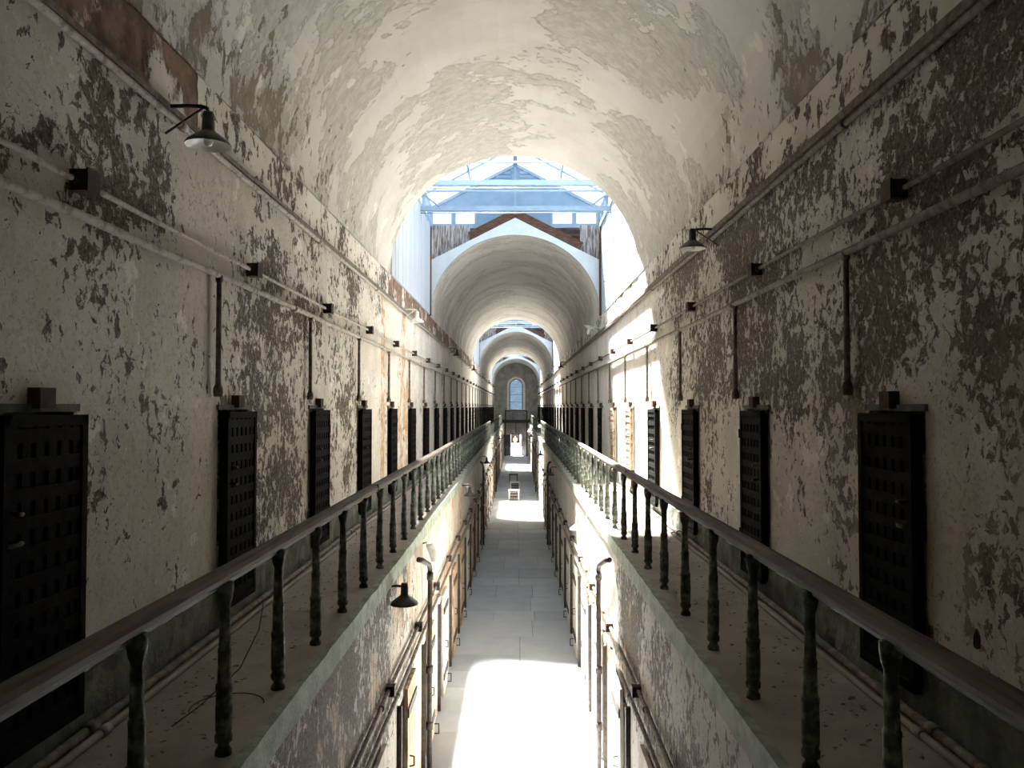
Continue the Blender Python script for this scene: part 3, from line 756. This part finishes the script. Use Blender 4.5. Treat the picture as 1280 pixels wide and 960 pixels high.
tag(MB().tube([(WX, 17.9, CZ + 2.8), (WX - 0.16, 17.9, CZ + 2.8), (WX - 0.16, 17.9, CZ + 2.86)], 0.012, 6).build('wall_hook', 'pipe_dark'),
    'small iron hook on the sunlit white boards of the skylight', 'hook')

# ================================================================== RAILINGS
prof_b = [(0.0, 0.0), (0.040, 0.0), (0.040, 0.020), (0.028, 0.035), (0.026, 0.050), (0.041, 0.062), (0.043, 0.085), (0.034, 0.100),
          (0.039, 0.120), (0.0405, 0.21), (0.038, 0.30), (0.041, 0.305), (0.041, 0.325), (0.034, 0.332), (0.031, 0.47), (0.033, 0.475), (0.033, 0.490), (0.028, 0.496),
          (0.025, 0.66), (0.025, 0.70), (0.034, 0.725), (0.040, 0.765), (0.040, 0.80), (0.0, 0.80)]
bal_me = MB().lathe(prof_b, n=10).mesh('baluster', 'baluster_green')
rail_prof = [(-.052, -.020), (-.052, .002), (-.036, .020), (0, .027), (.036, .020), (.052, .002), (.052, -.020), (.030, -.034), (.026, -.052), (-.026, -.052), (-.030, -.034)]
def railing(label, s, xr, xp, ya, yb, posts, ztop, joints):
    root = thing('gallery_railing', label, 'railing', (s * xp, ya, GF))
    mb = MB(); n = len(rail_prof); off = s * (xr - xp); zc = ztop - 0.027 - GF
    ys = [0.0]
    while ys[-1] < yb - ya - 2.5: ys.append(ys[-1] + 2.0)
    ys.append(yb - ya)
    rr = random.Random(label); rows = []
    for q in ys:
        dx, dz = rr.uniform(-.006, .006), rr.uniform(-.004, .004); i = len(mb.v); rows.append(i)
        mb.v += [(off + px + dx, q, zc + pz + dz) for px, pz in rail_prof]
    for a_, b_ in zip(rows, rows[1:]):
        for j in range(n):
            mb.f.append((a_ + j, b_ + j, b_ + (j + 1) % n, a_ + (j + 1) % n)); mb.uv.append(None); mb.mi.append(0); mb.sm.append(False)
    for i in (rows[0], rows[-1]):
        mb.f.append(tuple(i + j for j in range(n))); mb.uv.append(None); mb.mi.append(0); mb.sm.append(False)
    mb.build('handrail', 'rail_brown', root)
    for yy in posts:
        o = link('baluster', bal_me, root, (rr.uniform(-.004, .004), yy - ya, 0))
        o.rotation_euler = (rr.uniform(-.008, .008), rr.uniform(-.008, .008), rr.uniform(0, 3))
        br = MB().box(off - 0.03, off + 0.03, -0.035, 0.035, 0.795, 0.812).mesh('cap_plate', 'baluster_green') if yy == posts[0] else br
        link('cap_plate', br, root, (0, yy - ya, 0))
    for yy in joints:
        MB().box(off - 0.056, off + 0.056, yy - ya - 0.03, yy - ya + 0.03, zc - 0.03, zc + 0.029).build('joint_sleeve', 'rail_brown', root)
    return root
pw = [0.34 + 0.863 * k for k in range(0, 49)]; pw = [p for p in pw if p < 42.9]
pe = [0.17, 1.06, 1.95, 2.85] + [3.64 + 0.891 * k for k in range(0, 44)]; pe = [p for p in pe if p < 42.9]
railing('long brown handrail on green iron balusters, gallery below the bare brick strip', -1, 1.375, 1.345, -2.0, 43.0, pw, CZ - 0.77, [7.9, 20.0, 32.0])
railing('long brown handrail on green iron balusters, gallery with the sunlit stretch', 1, 1.375, 1.352, -2.0, 43.0, pe, CZ - 0.765, [9.55, 21.5, 33.5])
p2 = [50.2 + 0.87 * k for k in range(33)]
p2 = [p for p in p2 if p < 78.0]
railing('far railing stretch before the end wall, bare brick strip side', -1, 1.375, 1.345, 50.0, 78.2, p2, CZ - 0.77, [64.0])
railing('far railing stretch before the end wall, sunlit side', 1, 1.375, 1.352, 50.0, 78.2, p2, CZ - 0.765, [64.0])

# end bridge across the far end
eb = thing('end_bridge', 'dark iron footbridge standing across the foot of the end wall', 'bridge', (0, 78.9, 0))
MB().box(-2.1, 2.1, -0.45, 0.6, CZ - 1.62, CZ - 1.30).build('deck', 'bridge_black', eb)
MB().box(-1.12, 1.12, -0.42, -0.34, CZ - 0.48, CZ - 0.38).build('top_rail', 'bridge_black', eb)
for x in (-1.05, 1.05):
    MB().box(x - 0.06, x + 0.06, -0.44, -0.32, 0.0, CZ - 0.40).build('post', 'bridge_black', eb)
for k in range(11):
    x = -0.9 + 0.18 * k
    MB().box(x - 0.012, x + 0.012, -0.39, -0.37, CZ - 1.32, CZ - 0.46).build('bar', 'bridge_black', eb)
tag(MB().tube([(-0.02, 79.93, 2.2), (-0.02, 79.93, CZ - 1.65)], 0.04, 8).build('vertical_pipe', 'pipe_dark'), 'dark pipe between the end doorway and the footbridge', 'pipe')

# ================================================================== CELL DOORS, UPPER GALLERY
LW, LH = 0.62, 1.45
vs_me = MB().box(-0.006, 0.006, -0.031, 0.031, 0.02, LH - 0.02).mesh('strap', 'door_iron')
hs_me = MB().box(-0.014, -0.002, 0.02, LW - 0.02, -0.031, 0.031).mesh('cross_strap', 'door_iron')
vs_me2 = vs_me.copy(); vs_me2.materials[0] = M['door_rust_lit']
hs_me2 = hs_me.copy(); hs_me2.materials[0] = M['door_rust_lit']
def rim(mat):
    mb = MB()
    for y0_, y1_, z0_, z1_ in ((0, 0.045, 0, LH), (LW - 0.045, LW, 0, LH), (0, LW, 0, 0.05), (0, LW, LH - 0.05, LH)):
        mb.box(-0.02, 0.02, y0_, y1_, z0_, z1_)
    return mb.mesh('leaf_frame', mat)
rim_me = {'door_iron': rim('door_iron'), 'door_rust_lit': rim('door_rust_lit')}
NV, NH = 6, 11
def lattice(mat):
    mb = MB()
    for i in range(NV):
        yy = 0.075 + (LW - 0.15) * i / (NV - 1); mb.box(-0.006, 0.006, yy - .031, yy + .031, 0.02, LH - 0.02)
    for i in range(NH):
        zz = 0.09 + (LH - 0.18) * i / (NH - 1); mb.box(-0.014, -0.002, 0.02, LW - 0.02, zz - .031, zz + .031)
    return mb.mesh('lattice', mat)
lat_me = {'door_iron': lattice('door_iron'), 'door_rust_lit': lattice('door_rust_lit')}
back_me = MB().box(0.0, 0.025, 0, 0.60, 0, 1.40).mesh('inner_panel', 'door_backing')
back_lit = MB().box(0.0, 0.025, 0, 0.60, 0, 1.40).mesh('inner_panel', 'door_wood_pale')
block_me = MB().box(-0.06, 0.04, -0.06, 0.06, -0.01, 0.085).mesh('top_block', 'block_rust')
lint_me = MB().box(-0.02, 0.05, -0.01, 0.70, -0.025, 0.012).mesh('lintel', 'lintel_grey')
def latch():
    mb = MB()
    mb.tube([(-0.02, 0, 0), (-0.075, -0.01, 0), (-0.085, -0.05, 0), (-0.085, -0.10, 0.0)], 0.011, 6)
    mb.tube([(-0.02, 0.01, 0.12), (-0.07, 0.0, 0.12), (-0.075, -0.05, 0.12)], 0.010, 6)
    return mb.mesh('latch', 'pipe_dark')
latch_me = latch()
hinge_me = MB().tube([(-0.03, 0, -0.04), (-0.03, 0, 0.04)], 0.018, 8).mesh('hinge', 'door_iron')
dn = 2
for side, s, spans in (('west', -1, DW), ('east', 1, DE)):
    for k, (ya, yb) in enumerate(spans):
        rust = side == 'east' and k in (4, 5)
        lit = side == 'east' and k in (4, 5, 6)  # doors in the sun take a paler panel, sunlight put into colour
        mat = 'door_rust_lit' if rust else 'door_iron'
        where = WEST if s < 0 else EAST
        if side == 'west' and k == 0: lab = 'near black iron lattice door under a rust-red block, first beside the brick strip lamp'
        elif side == 'east' and k == 0: lab = 'near black iron lattice door by the wide bare stretch, first on %s' % EAST
        elif rust: lab = 'rusty cream lattice cell door full in the sun under the skylight'
        elif s < 0 and k <= 10: lab = '%s black lattice cell door past the brick strip lamp' % ORDW[k - 1]
        elif s > 0 and k == 1: lab = 'black lattice cell door just before the dark lamp of the peeled wall'
        elif s > 0 and k <= 11: lab = '%s black lattice cell door past the dark lamp of the peeled wall' % ORDW[k - 2]
        else: lab = 'small distant black lattice cell door on %s' % where
        grp = 'sunlit rusty cell doors' if rust else ('distant cell doors on %s' % where if lab.startswith('small') else None)
        d = thing('door_%d' % dn, lab, 'door', (s * WX, ya, DBOT), grp, 'structure'); dn += 1
        d.scale = (s, 1, 1)      # x = 0 wall face, -x towards the corridor
        def put(name, me, loc, parent=d):
            return link(name, me, parent, loc)
        swing = random.uniform(0.0, 0.025)
        leaf = put('leaf_frame', rim_me[mat], (-0.055, 0.01, -0.09))
        leaf.rotation_euler = (0, 0, swing)
        if k < 9:
            for i in range(NV):
                yy = 0.075 + (LW - 0.15) * i / (NV - 1); link('strap', vs_me2 if rust else vs_me, leaf, (0, yy, 0))
            for i in range(NH):
                zz = 0.09 + (LH - 0.18) * i / (NH - 1); link('cross_strap', hs_me2 if rust else hs_me, leaf, (0, 0, zz))
        else:
            link('lattice', lat_me[mat], leaf)
        link('inner_panel', back_lit if lit else back_me, leaf, (0.021, 0.01, 0.03))
        put('top_block', block_me, (0, 0.34, DTOP - DBOT))
        put('lintel', lint_me, (0, -0.02, DTOP - DBOT))
        put('latch', latch_me, (-0.06, 0.05, 0.78 if s > 0 else 0.83))
        for zz in (0.25, 1.15): put('hinge', hinge_me, (-0.04, LW + 0.012, zz))

# ================================================================== CELL DOORS, GROUND FLOOR
plank_me = {}
for m in ('door_wood', 'door_wood_pale'):
    plank_me[m] = MB().box(-0.05, -0.012, 0.003, 0.185, 0.02, 1.72).mesh('plank', m)
ledge_me = MB().box(-0.065, -0.05, 0.0, 0.75, -0.05, 0.05).mesh('ledge_bar', 'pipe_dark')
jamb_me = MB().box(-0.05, 0.0, -0.05, 0.0, 0, LTOP + 0.06).mesh('jamb', 'pipe_dark')
void_me = MB().box(0.0, 0.02, 0, 0.66, 0, LTOP).mesh('inner_panel', 'door_backing')  # black panel paints the darkness of the open cell doorway
guide_me = MB().tube([(0, 0, 0.16), (-0.10, 0, 0.16), (-0.10, 0, 0.02), (0, 0, 0.02)], 0.012, 6).mesh('floor_guide', 'pipe_dark')
pull_me = MB().tube([(-0.05, 0.0, -0.06), (-0.10, 0.0, -0.05), (-0.10, 0.0, 0.05), (-0.05, 0.0, 0.06)], 0.010, 6).mesh('pull', 'pipe_dark')
for side, s in (('west', -1), ('east', 1)):
    for k, (ya, yb) in enumerate(LD):
        pale = (side == 'east') or (k % 3 == 1)
        lab = 'sliding plank cell door at ground level below %s' % (WEST if s < 0 else EAST)
        d = thing('door_%d' % dn, lab, 'door', (s * LX, ya, 0), 'ground floor doors below %s' % (WEST if s < 0 else EAST), 'structure'); dn += 1
        d.scale = (s, 1, 1)
        link('inner_panel', void_me, d, (0.17, 0, 0))
        link('jamb', jamb_me, d)
        offy = 0.44 if k % 4 else 0.50
        for i in range(4):
            link('plank', plank_me['door_wood_pale' if pale else 'door_wood'], d, (0, offy + 0.188 * i, 0))
        for zz in (0.35, 1.45): link('ledge_bar', ledge_me, d, (0, offy, zz))
        link('floor_guide', guide_me, d, (-0.01, offy + 0.80, 0))
        link('pull', pull_me, d, (-0.015, offy + 0.06, 0.9))

# ================================================================== PIPES AND CONDUITS
def wavy(x, ya, yb, z, r, seed, amp=0.008, step=1.6):
    rr = random.Random(seed); pts = []; y_ = ya
    while y_ < yb:
        pts.append((x + rr.uniform(-amp, amp) * 0.5, y_, z + rr.uniform(-amp, amp))); y_ += step
    pts.append((x, yb, z)); return pts
def pipe_run(name, label, x, ya, yb, z, r, mat, seed, couplings, n=8, cat='pipe', fittings=None):
    root = thing(name, label, cat, (x, ya, z))
    MB().tube([(0 + p[0] - x, p[1] - ya, p[2] - z) for p in wavy(x, ya, yb, z, r, seed)], r, n).build('pipe_run', mat, root)
    cm = MB().tube([(0, -0.04, 0), (0, 0.04, 0)], r * 1.4, n).mesh('coupling', mat)
    for c in couplings: link('coupling', cm, root, (0, c - ya, 0))
    return root
def drop_profile(L):
    return [(0.0, 0.0), (0.030, 0.0), (0.036, 0.03), (0.034, 0.06), (0.020, 0.09), (0.018, L - 0.05), (0.026, L - 0.045), (0.026, L), (0, L)]
for s, side in ((-1, WEST), (1, EAST)):
    spans = DW if s < 0 else DE
    zl, zu = (CZ + 0.945, CZ + 1.11) if s < 0 else (CZ + 0.975, CZ + 1.185)
    lowp = pipe_run('water_pipe', 'thick painted pipe with drop pipes along %s' % side, s * (WX - 0.045), Y0 + .01, 79.0, zl, 0.026, 'pipe_paint' if s < 0 else 'pipe_dim', 5 + s,
                    [2.6 + 5.1 * q for q in range(14)], cat='pipe')
    mes = MB().lathe(drop_profile(zl - CZ - 0.07), n=10).mesh('drop_pipe', 'drop_brown')
    for k, (ya, yb) in enumerate(spans):
        o = link('drop_pipe', mes, lowp, (0, (ya - 0.12 if s < 0 else yb + 0.21) - (Y0 + .01), -(zl - CZ - 0.07)))
    cu = pipe_run('conduit', 'thin conduit strung with small iron boxes on %s' % side, s * (WX - 0.035), Y0 + .01, 79.0, zu, 0.016, 'pipe_paint' if s < 0 else 'pipe_dim', 15 + s, [], cat='conduit')
    pipe_run('ledge_conduit', 'conduit under the ledge at the top of %s' % side, s * (WX - 0.035), Y0 + .01, 79.0, FR0 - 0.085, 0.022, 'pipe_paint' if s < 0 else 'pipe_dim', 25 + s,
             [1.5 + 3.6 * q for q in range(20)], cat='conduit')
    for q, (rx, rz, rr_) in enumerate(((0.045, 0.03, 0.026), (0.115, 0.022, 0.020))):
        pipe_run('floor_pipe', ('fatter' if q == 0 else 'slimmer') + ' floor pipe at the foot of %s' % side, s * (WX - 0.03 - rx), Y0 + .01, 78.2, GF + rz, rr_,
                 'gallery_concrete' if q else 'pipe_dim', 35 + s + q, [4.0 + 6.2 * q2 for q2 in range(11)], cat='pipe')
    # junction boxes
    body = MB().box(-0.085, 0.0, -0.052, 0.052, -0.052, 0.052).mesh('box_body', 'box_iron')
    lid = MB().box(-0.095, -0.085, -0.058, 0.058, -0.058, 0.058).mesh('box_lid', 'box_iron')
    nip = MB().tube([(-0.035, -0.085, 0), (-0.035, 0.085, 0)], 0.024, 8).mesh('hub', 'box_iron')
    yb0 = 3.92 if s < 0 else 4.38
    for k in range(29):
        j = link('junction_box', body, cu, (s * 0.030, yb0 + PITCH * k - (Y0 + .01), 0)); j.scale = (s, 1, 1)
        link('box_lid', lid, j); link('hub', nip, j)
    # lower conduits and boxes
    cl = pipe_run('conduit', 'upper ground floor conduit with boxes below %s' % side, s * (LX - 0.035), Y0 + .01, 79.0, CZ - 2.76, 0.022, 'pipe_dim', 45 + s, [3.0 + 4.4 * q for q in range(16)], cat='conduit')
    pipe_run('conduit', 'lower ground floor conduit without boxes below %s' % side, s * (LX - 0.035), Y0 + .01, 79.0, CZ - 3.00, 0.022, 'pipe_dim', 55 + s, [4.0 + 4.4 * q for q in range(16)], cat='conduit')
    b2 = MB().box(-0.08, 0.0, -0.045, 0.045, -0.05, 0.05).mesh('box_body', 'box_iron')
    l2 = MB().box(-0.088, -0.08, -0.05, 0.05, -0.055, 0.055).mesh('box_lid', 'box_iron')
    for k in range(31):
        j = link('junction_box', b2, cl, (s * 0.030, 7.85 + 2.25 * k - (Y0 + .01), 0)); j.scale = (s, 1, 1)
        link('box_lid', l2, j)
    # downpipes
    for k, yy in enumerate((10.9, 28.5, 46.0, 63.5)):
        x = s * (LX - 0.10)
        lab = '%s dark downpipe with bent head below %s' % (ORDW[k], side)
        o = thing('downpipe', lab, 'pipe', (x, yy, 0), None if k == 0 else 'farther downpipes below %s' % side)
        MB().tube([(s * 0.06, -0.80, CZ - 1.925), (0.02 * s, -0.72, CZ - 1.95), (0, -0.12, CZ - 2.12), (0, 0, CZ - 2.20), (0, 0, CZ - 2.3), (0, 0, 1.0), (0, 0, 0.0)], 0.034, 10).build('pipe', 'pipe_dark', o)
        cm = MB().tube([(0, 0, -0.05), (0, 0, 0.05)], 0.046, 10).mesh('coupling', 'pipe_dark')
        for zz in (CZ - 2.30, 1.35, 0.6): link('coupling', cm, o, (0, 0, zz))

# ================================================================== LAMPS
def shade_mesh(name, outer, inner, r=0.14):
    prof = [(0.0, 0.205), (0.030, 0.205), (0.036, 0.19), (0.040, 0.09), (0.052, 0.075), (0.075, 0.060), (r * 0.92, 0.018), (r, 0.0), (r, -0.008),
            (r * 0.97, -0.004), (r * 0.88, 0.012), (0.07, 0.050), (0.0, 0.060)]
    mis = [0] * 8 + [1] * 4
    return MB().lathe(prof, n=24, mis=mis).mesh(name, [outer, inner])
SH = {'dark': shade_mesh('shade', 'lamp_enamel', 'lamp_inside'), 'pale': shade_mesh('shade', 'lamp_inside', 'lamp_inside'), 'green': shade_mesh('shade', 'lamp_green', 'lamp_inside')}
bulb_me = MB().lathe([(0.0, -0.012), (0.022, -0.004), (0.03, 0.02), (0.022, 0.045), (0.014, 0.06)], n=12).mesh('bulb', 'lamp_inside')
def gooseneck(label, s, wx, y, z, reach, kind='dark', brace=True, group=None, tilt=None, drop=0.24):
    o = thing('wall_lamp', label, 'lamp', (s * wx, y, z), group); o.scale = (s, 1, 1)
    mat = 'lamp_enamel' if kind == 'dark' else 'lamp_green' if kind == 'green' else 'lamp_inside'
    ex = -reach; zt = drop
    pts = [(0, 0, 0), (ex * 0.5, 0, 0.005), (ex * 0.85, 0, 0.0), (ex * 0.97, 0, -0.012), (ex, 0, -0.045), (ex, 0, -0.06)]
    MB().tube(pts, 0.013, 8).build('arm', mat, o)
    MB().tube([(0, 0, 0), (-0.015, 0, 0)], 0.035, 10).build('wall_plate', mat, o)
    if brace:
        MB().tube([(0, 0, -0.17), (ex * 0.88, 0, -0.01)], 0.008, 6).build('brace', mat, o)
    sh = link('shade', SH[kind], o, (ex, 0, -drop))
    if tilt: sh.rotation_euler = tilt; sh.location = (ex, 0, 0.04)
    link('bulb', bulb_me, sh)
    return o
gooseneck('dark enamel bracket lamp beside the near bare brick strip', -1, WX, 4.93, CZ + 1.87, 0.27)
gooseneck('dark enamel bracket lamp under the ledge of the heavily peeled wall', 1, WX, 8.42, CZ + 1.87, 0.27, drop=0.20)
gooseneck('pale bracket lamp on the brick strip under the first skylight', -1, WX, 15.4, CZ + 1.87, 0.27, 'pale')
gooseneck('green shaded bracket lamp tipped upwards beside the white arch', 1, WX, 20.3, CZ + 1.99, 0.27, 'green', tilt=(R(180), R(12), 0))
for k in range(5):
    gooseneck('%s dark bracket lamp past the first skylight, bare brick side' % ORDW[k], -1, WX, 25.8 + 10.4 * k, CZ + 1.87, 0.27, group='distant lamps on %s' % WEST)
for k in range(4):
    gooseneck('%s dark bracket lamp past the green upturned lamp' % ORDW[k], 1, WX, 33.6 + 12.9 * k, CZ + 1.87, 0.27, group='distant lamps on %s' % EAST)
gooseneck('dark enamel lamp under the green fascia beside the orange plank door', -1, LX, 8.05, CZ - 1.80, 0.15, brace=False, drop=0.17)
gooseneck('pale enamel lamp under the fascia above the brightest sunlit floor', 1, LX, 13.75, CZ - 1.90, 0.16, 'pale', brace=False, drop=0.2)
for k, yy in enumerate((18.8, 29.5, 40.0, 51.0)):
    gooseneck('%s small lamp past the bent downpipe, under the brick side gallery' % ORDW[k], -1, LX, yy, CZ - 1.85, 0.18, brace=False, group='farther lamps below %s' % WEST)
for k, yy in enumerate((24.4, 34.2, 45.0, 55.0)):
    gooseneck('%s small dark lamp past the pale lamp, under the sunlit gallery' % ORDW[k], 1, LX, yy, CZ - 1.85, 0.18, brace=False, group='farther lamps below %s' % EAST)
gooseneck('small white lamp under the fascia near the end wall', 1, LX, 66.0, CZ - 1.85, 0.18, 'pale', brace=False)
# spotlight under the left fascia
for k, (yy, lab) in enumerate(((10.9, 'white can spotlight clamped under the fascia by the bent pipe head'), (19.0, 'white can spotlight farther along under the fascia'))):
    sp = thing('spotlight', lab, 'spotlight', (-LX, yy, CZ - 1.86))
    MB().tube([(0, 0, 0), (0.09, 0, 0.03), (0.14, 0, -0.02)], 0.012, 8).build('bracket', 'lamp_inside', sp)
    c = MB().lathe([(0, 0.13), (0.045, 0.13), (0.055, 0.10), (0.06, -0.08), (0.07, -0.13), (0.062, -0.13), (0.05, -0.09), (0, -0.09)], n=14).build('can', 'lamp_inside', sp)
    c.location = (0.13, 0.0, -0.10); c.rotation_euler = (R(20), R(-18), 0)

# ================================================================== STOOLS ON THE FLOOR
def stool(label, x, y, dark):
    o = thing('stool', label, 'stool', (x, y, 0))
    a, b_ = ('stool_dark', 'stool_white') if dark else ('stool_white', 'stool_slat')
    for sx in (-1, 1):
        MB().box(sx * 0.245 - 0.03, sx * 0.245 + 0.03, -0.16, 0.16, 0, 0.50).build('side_panel', a, o)
    MB().box(-0.29, 0.29, -0.18, 0.18, 0.50, 0.56).build('seat', 'stool_dark' if dark else 'stool_white', o)
    for zz in (0.12, 0.27, 0.42):
        MB().box(-0.22, 0.22, -0.13, -0.10, zz - 0.035, zz + 0.035).build('slat', b_, o)
    MB().box(-0.22, 0.22, 0.09, 0.12, 0.05, 0.46).build('back_panel', 'stool_white' if dark else 'stool_dark', o)
stool('white slatted stool, foremost of three on the flagstones', -0.10, 42.0, False)
stool('pale stool standing between the white stool and the dark stool', -0.05, 46.3, False)
stool('dark framed stool with a pale panel, last of three', -0.16, 51.5, True)

# ================================================================== PERSON IN THE YARD
def person():
    o = thing('person', 'person in salmon clothes seated before a dark doorway outside', 'person', (-0.12, 98.62, 0.0))
    J = {'pel': (0, 0.05, 0.52), 'spine': (0, 0.08, 0.72), 'chest': (0, 0.06, 0.92), 'neck': (0, 0.04, 1.06), 'head': (0, 0.02, 1.15), 'top': (0, 0.02, 1.27)}
    R_ = {'pel': .15, 'spine': .135, 'chest': .15, 'neck': .055, 'head': .085, 'top': .075}
    E = [('pel', 'spine'), ('spine', 'chest'), ('chest', 'neck'), ('neck', 'head'), ('head', 'top')]
    for t, sx in (('l', -1), ('r', 1)):
        J.update({'sh' + t: (sx * .19, .06, .96), 'el' + t: (sx * .24, -.02, .72), 'wr' + t: (sx * .14, -.22, .62), 'ha' + t: (sx * .09, -.29, .60),
                  'kn' + t: (sx * .13, -.38, .50), 'an' + t: (sx * .13, -.40, .10), 'to' + t: (sx * .14, -.56, .05)})
        R_.update({'sh' + t: .065, 'el' + t: .048, 'wr' + t: .034, 'ha' + t: .04, 'kn' + t: .07, 'an' + t: .05, 'to' + t: .042})
        E += [('chest', 'sh' + t), ('sh' + t, 'el' + t), ('el' + t, 'wr' + t), ('wr' + t, 'ha' + t), ('pel', 'kn' + t), ('kn' + t, 'an' + t), ('an' + t, 'to' + t)]
    ks = list(J); me = bpy.data.meshes.new('body')
    me.from_pydata([J[k] for k in ks], [(ks.index(a), ks.index(b)) for a, b in E], [])
    ob = link('body', me, o)
    me.materials.append(M['cloth_salmon'])
    md = ob.modifiers.new('skin', 'SKIN'); ob.modifiers.new('sub', 'SUBSURF').levels = 1
    ob.modifiers['sub'].render_levels = 1
    for i, k in enumerate(ks):
        sv = me.skin_vertices[0].data[i]; sv.radius = (R_[k], R_[k]); sv.use_root = (k == 'pel')
    h = MB().lathe([(0.0, 0.13), (0.06, 0.12), (0.098, 0.07), (0.102, 0.0), (0.09, -0.04), (0.088, -0.04)], (0, 0.035, 1.18), 14).build('hair', 'hair_dark', ob)
    f = MB().lathe([(0.0, -0.11), (0.05, -0.10), (0.082, -0.03), (0.085, 0.04), (0.06, 0.09), (0, 0.10)], (0, 0.0, 1.17), 14).build('face', 'skin', ob)
person()
tag(MB().box(-0.9, 0.65, 98.4, 98.98, 0.0, 0.40).build('stone_bench', 'outside_wall'), 'low pale stone bench under the seated person outside', 'bench')

# ================================================================== LITTER ON THE WALKS
for s, side in ((-1, 'beneath the bare brick strip'), (1, 'with the sunlit stretch')):
    mb = MB(); rr = random.Random(side)
    for mi, num in ((0, 900), (1, 500)):
        for i in range(num):
            yy = 1.5 + 28 * rr.random() ** 1.5; t = rr.random()
            xx = s * (WX - 0.24 - 0.50 * t ** (1.9 if rr.random() < 0.75 else 1.0)); a = rr.uniform(0, 6.28); w = rr.uniform(0.003, 0.013); l = w * rr.uniform(1.0, 2.4)
            p = []
            for cx, cy in ((-l, -w * .6), (0, -w), (l, -w * .2), (l * .4, w), (-l * .7, w * .7)):
                p.append((xx + cx * math.cos(a) - cy * math.sin(a), yy + cx * math.sin(a) + cy * math.cos(a), GF + 0.003 + rr.uniform(0, 0.010)))
            mb.face(p, None, mi)
    tag(mb.build('floor_litter', ['litter_dark', 'litter_pale']), 'leaf scraps and paint flakes scattered over the gallery walk %s' % side, 'litter', kind='stuff')

# ================================================================== LOOSE WIRES BY THE BALUSTERS
def wire(label, pts):
    tag(MB().tube(pts, 0.0035, 5).build('loose_wire', 'litter_dark'), label, 'wire')
def arc(c, r0, r1, a0, a1, z0, z1, n=14):
    return [(c[0] + (r0 + (r1 - r0) * k / n) * math.cos(a0 + (a1 - a0) * k / n), c[1] + (r0 + (r1 - r0) * k / n) * math.sin(a0 + (a1 - a0) * k / n), z0 + (z1 - z0) * k / n) for k in range(n + 1)]
wire('thin dry wire curling on the gallery walk at a baluster foot', arc((-1.50, 4.35, 0), 0.16, 0.22, 0.3, 3.6, GF + 0.018, GF + 0.022))
wire('thin dry wire leaning from the gallery walk against a baluster', [(-1.72, 4.1, GF + 0.005), (-1.62, 4.2, GF + 0.07), (-1.48, 4.4, GF + 0.20), (-1.41, 4.5, GF + 0.38), (-1.40, 4.55, GF + 0.52)])
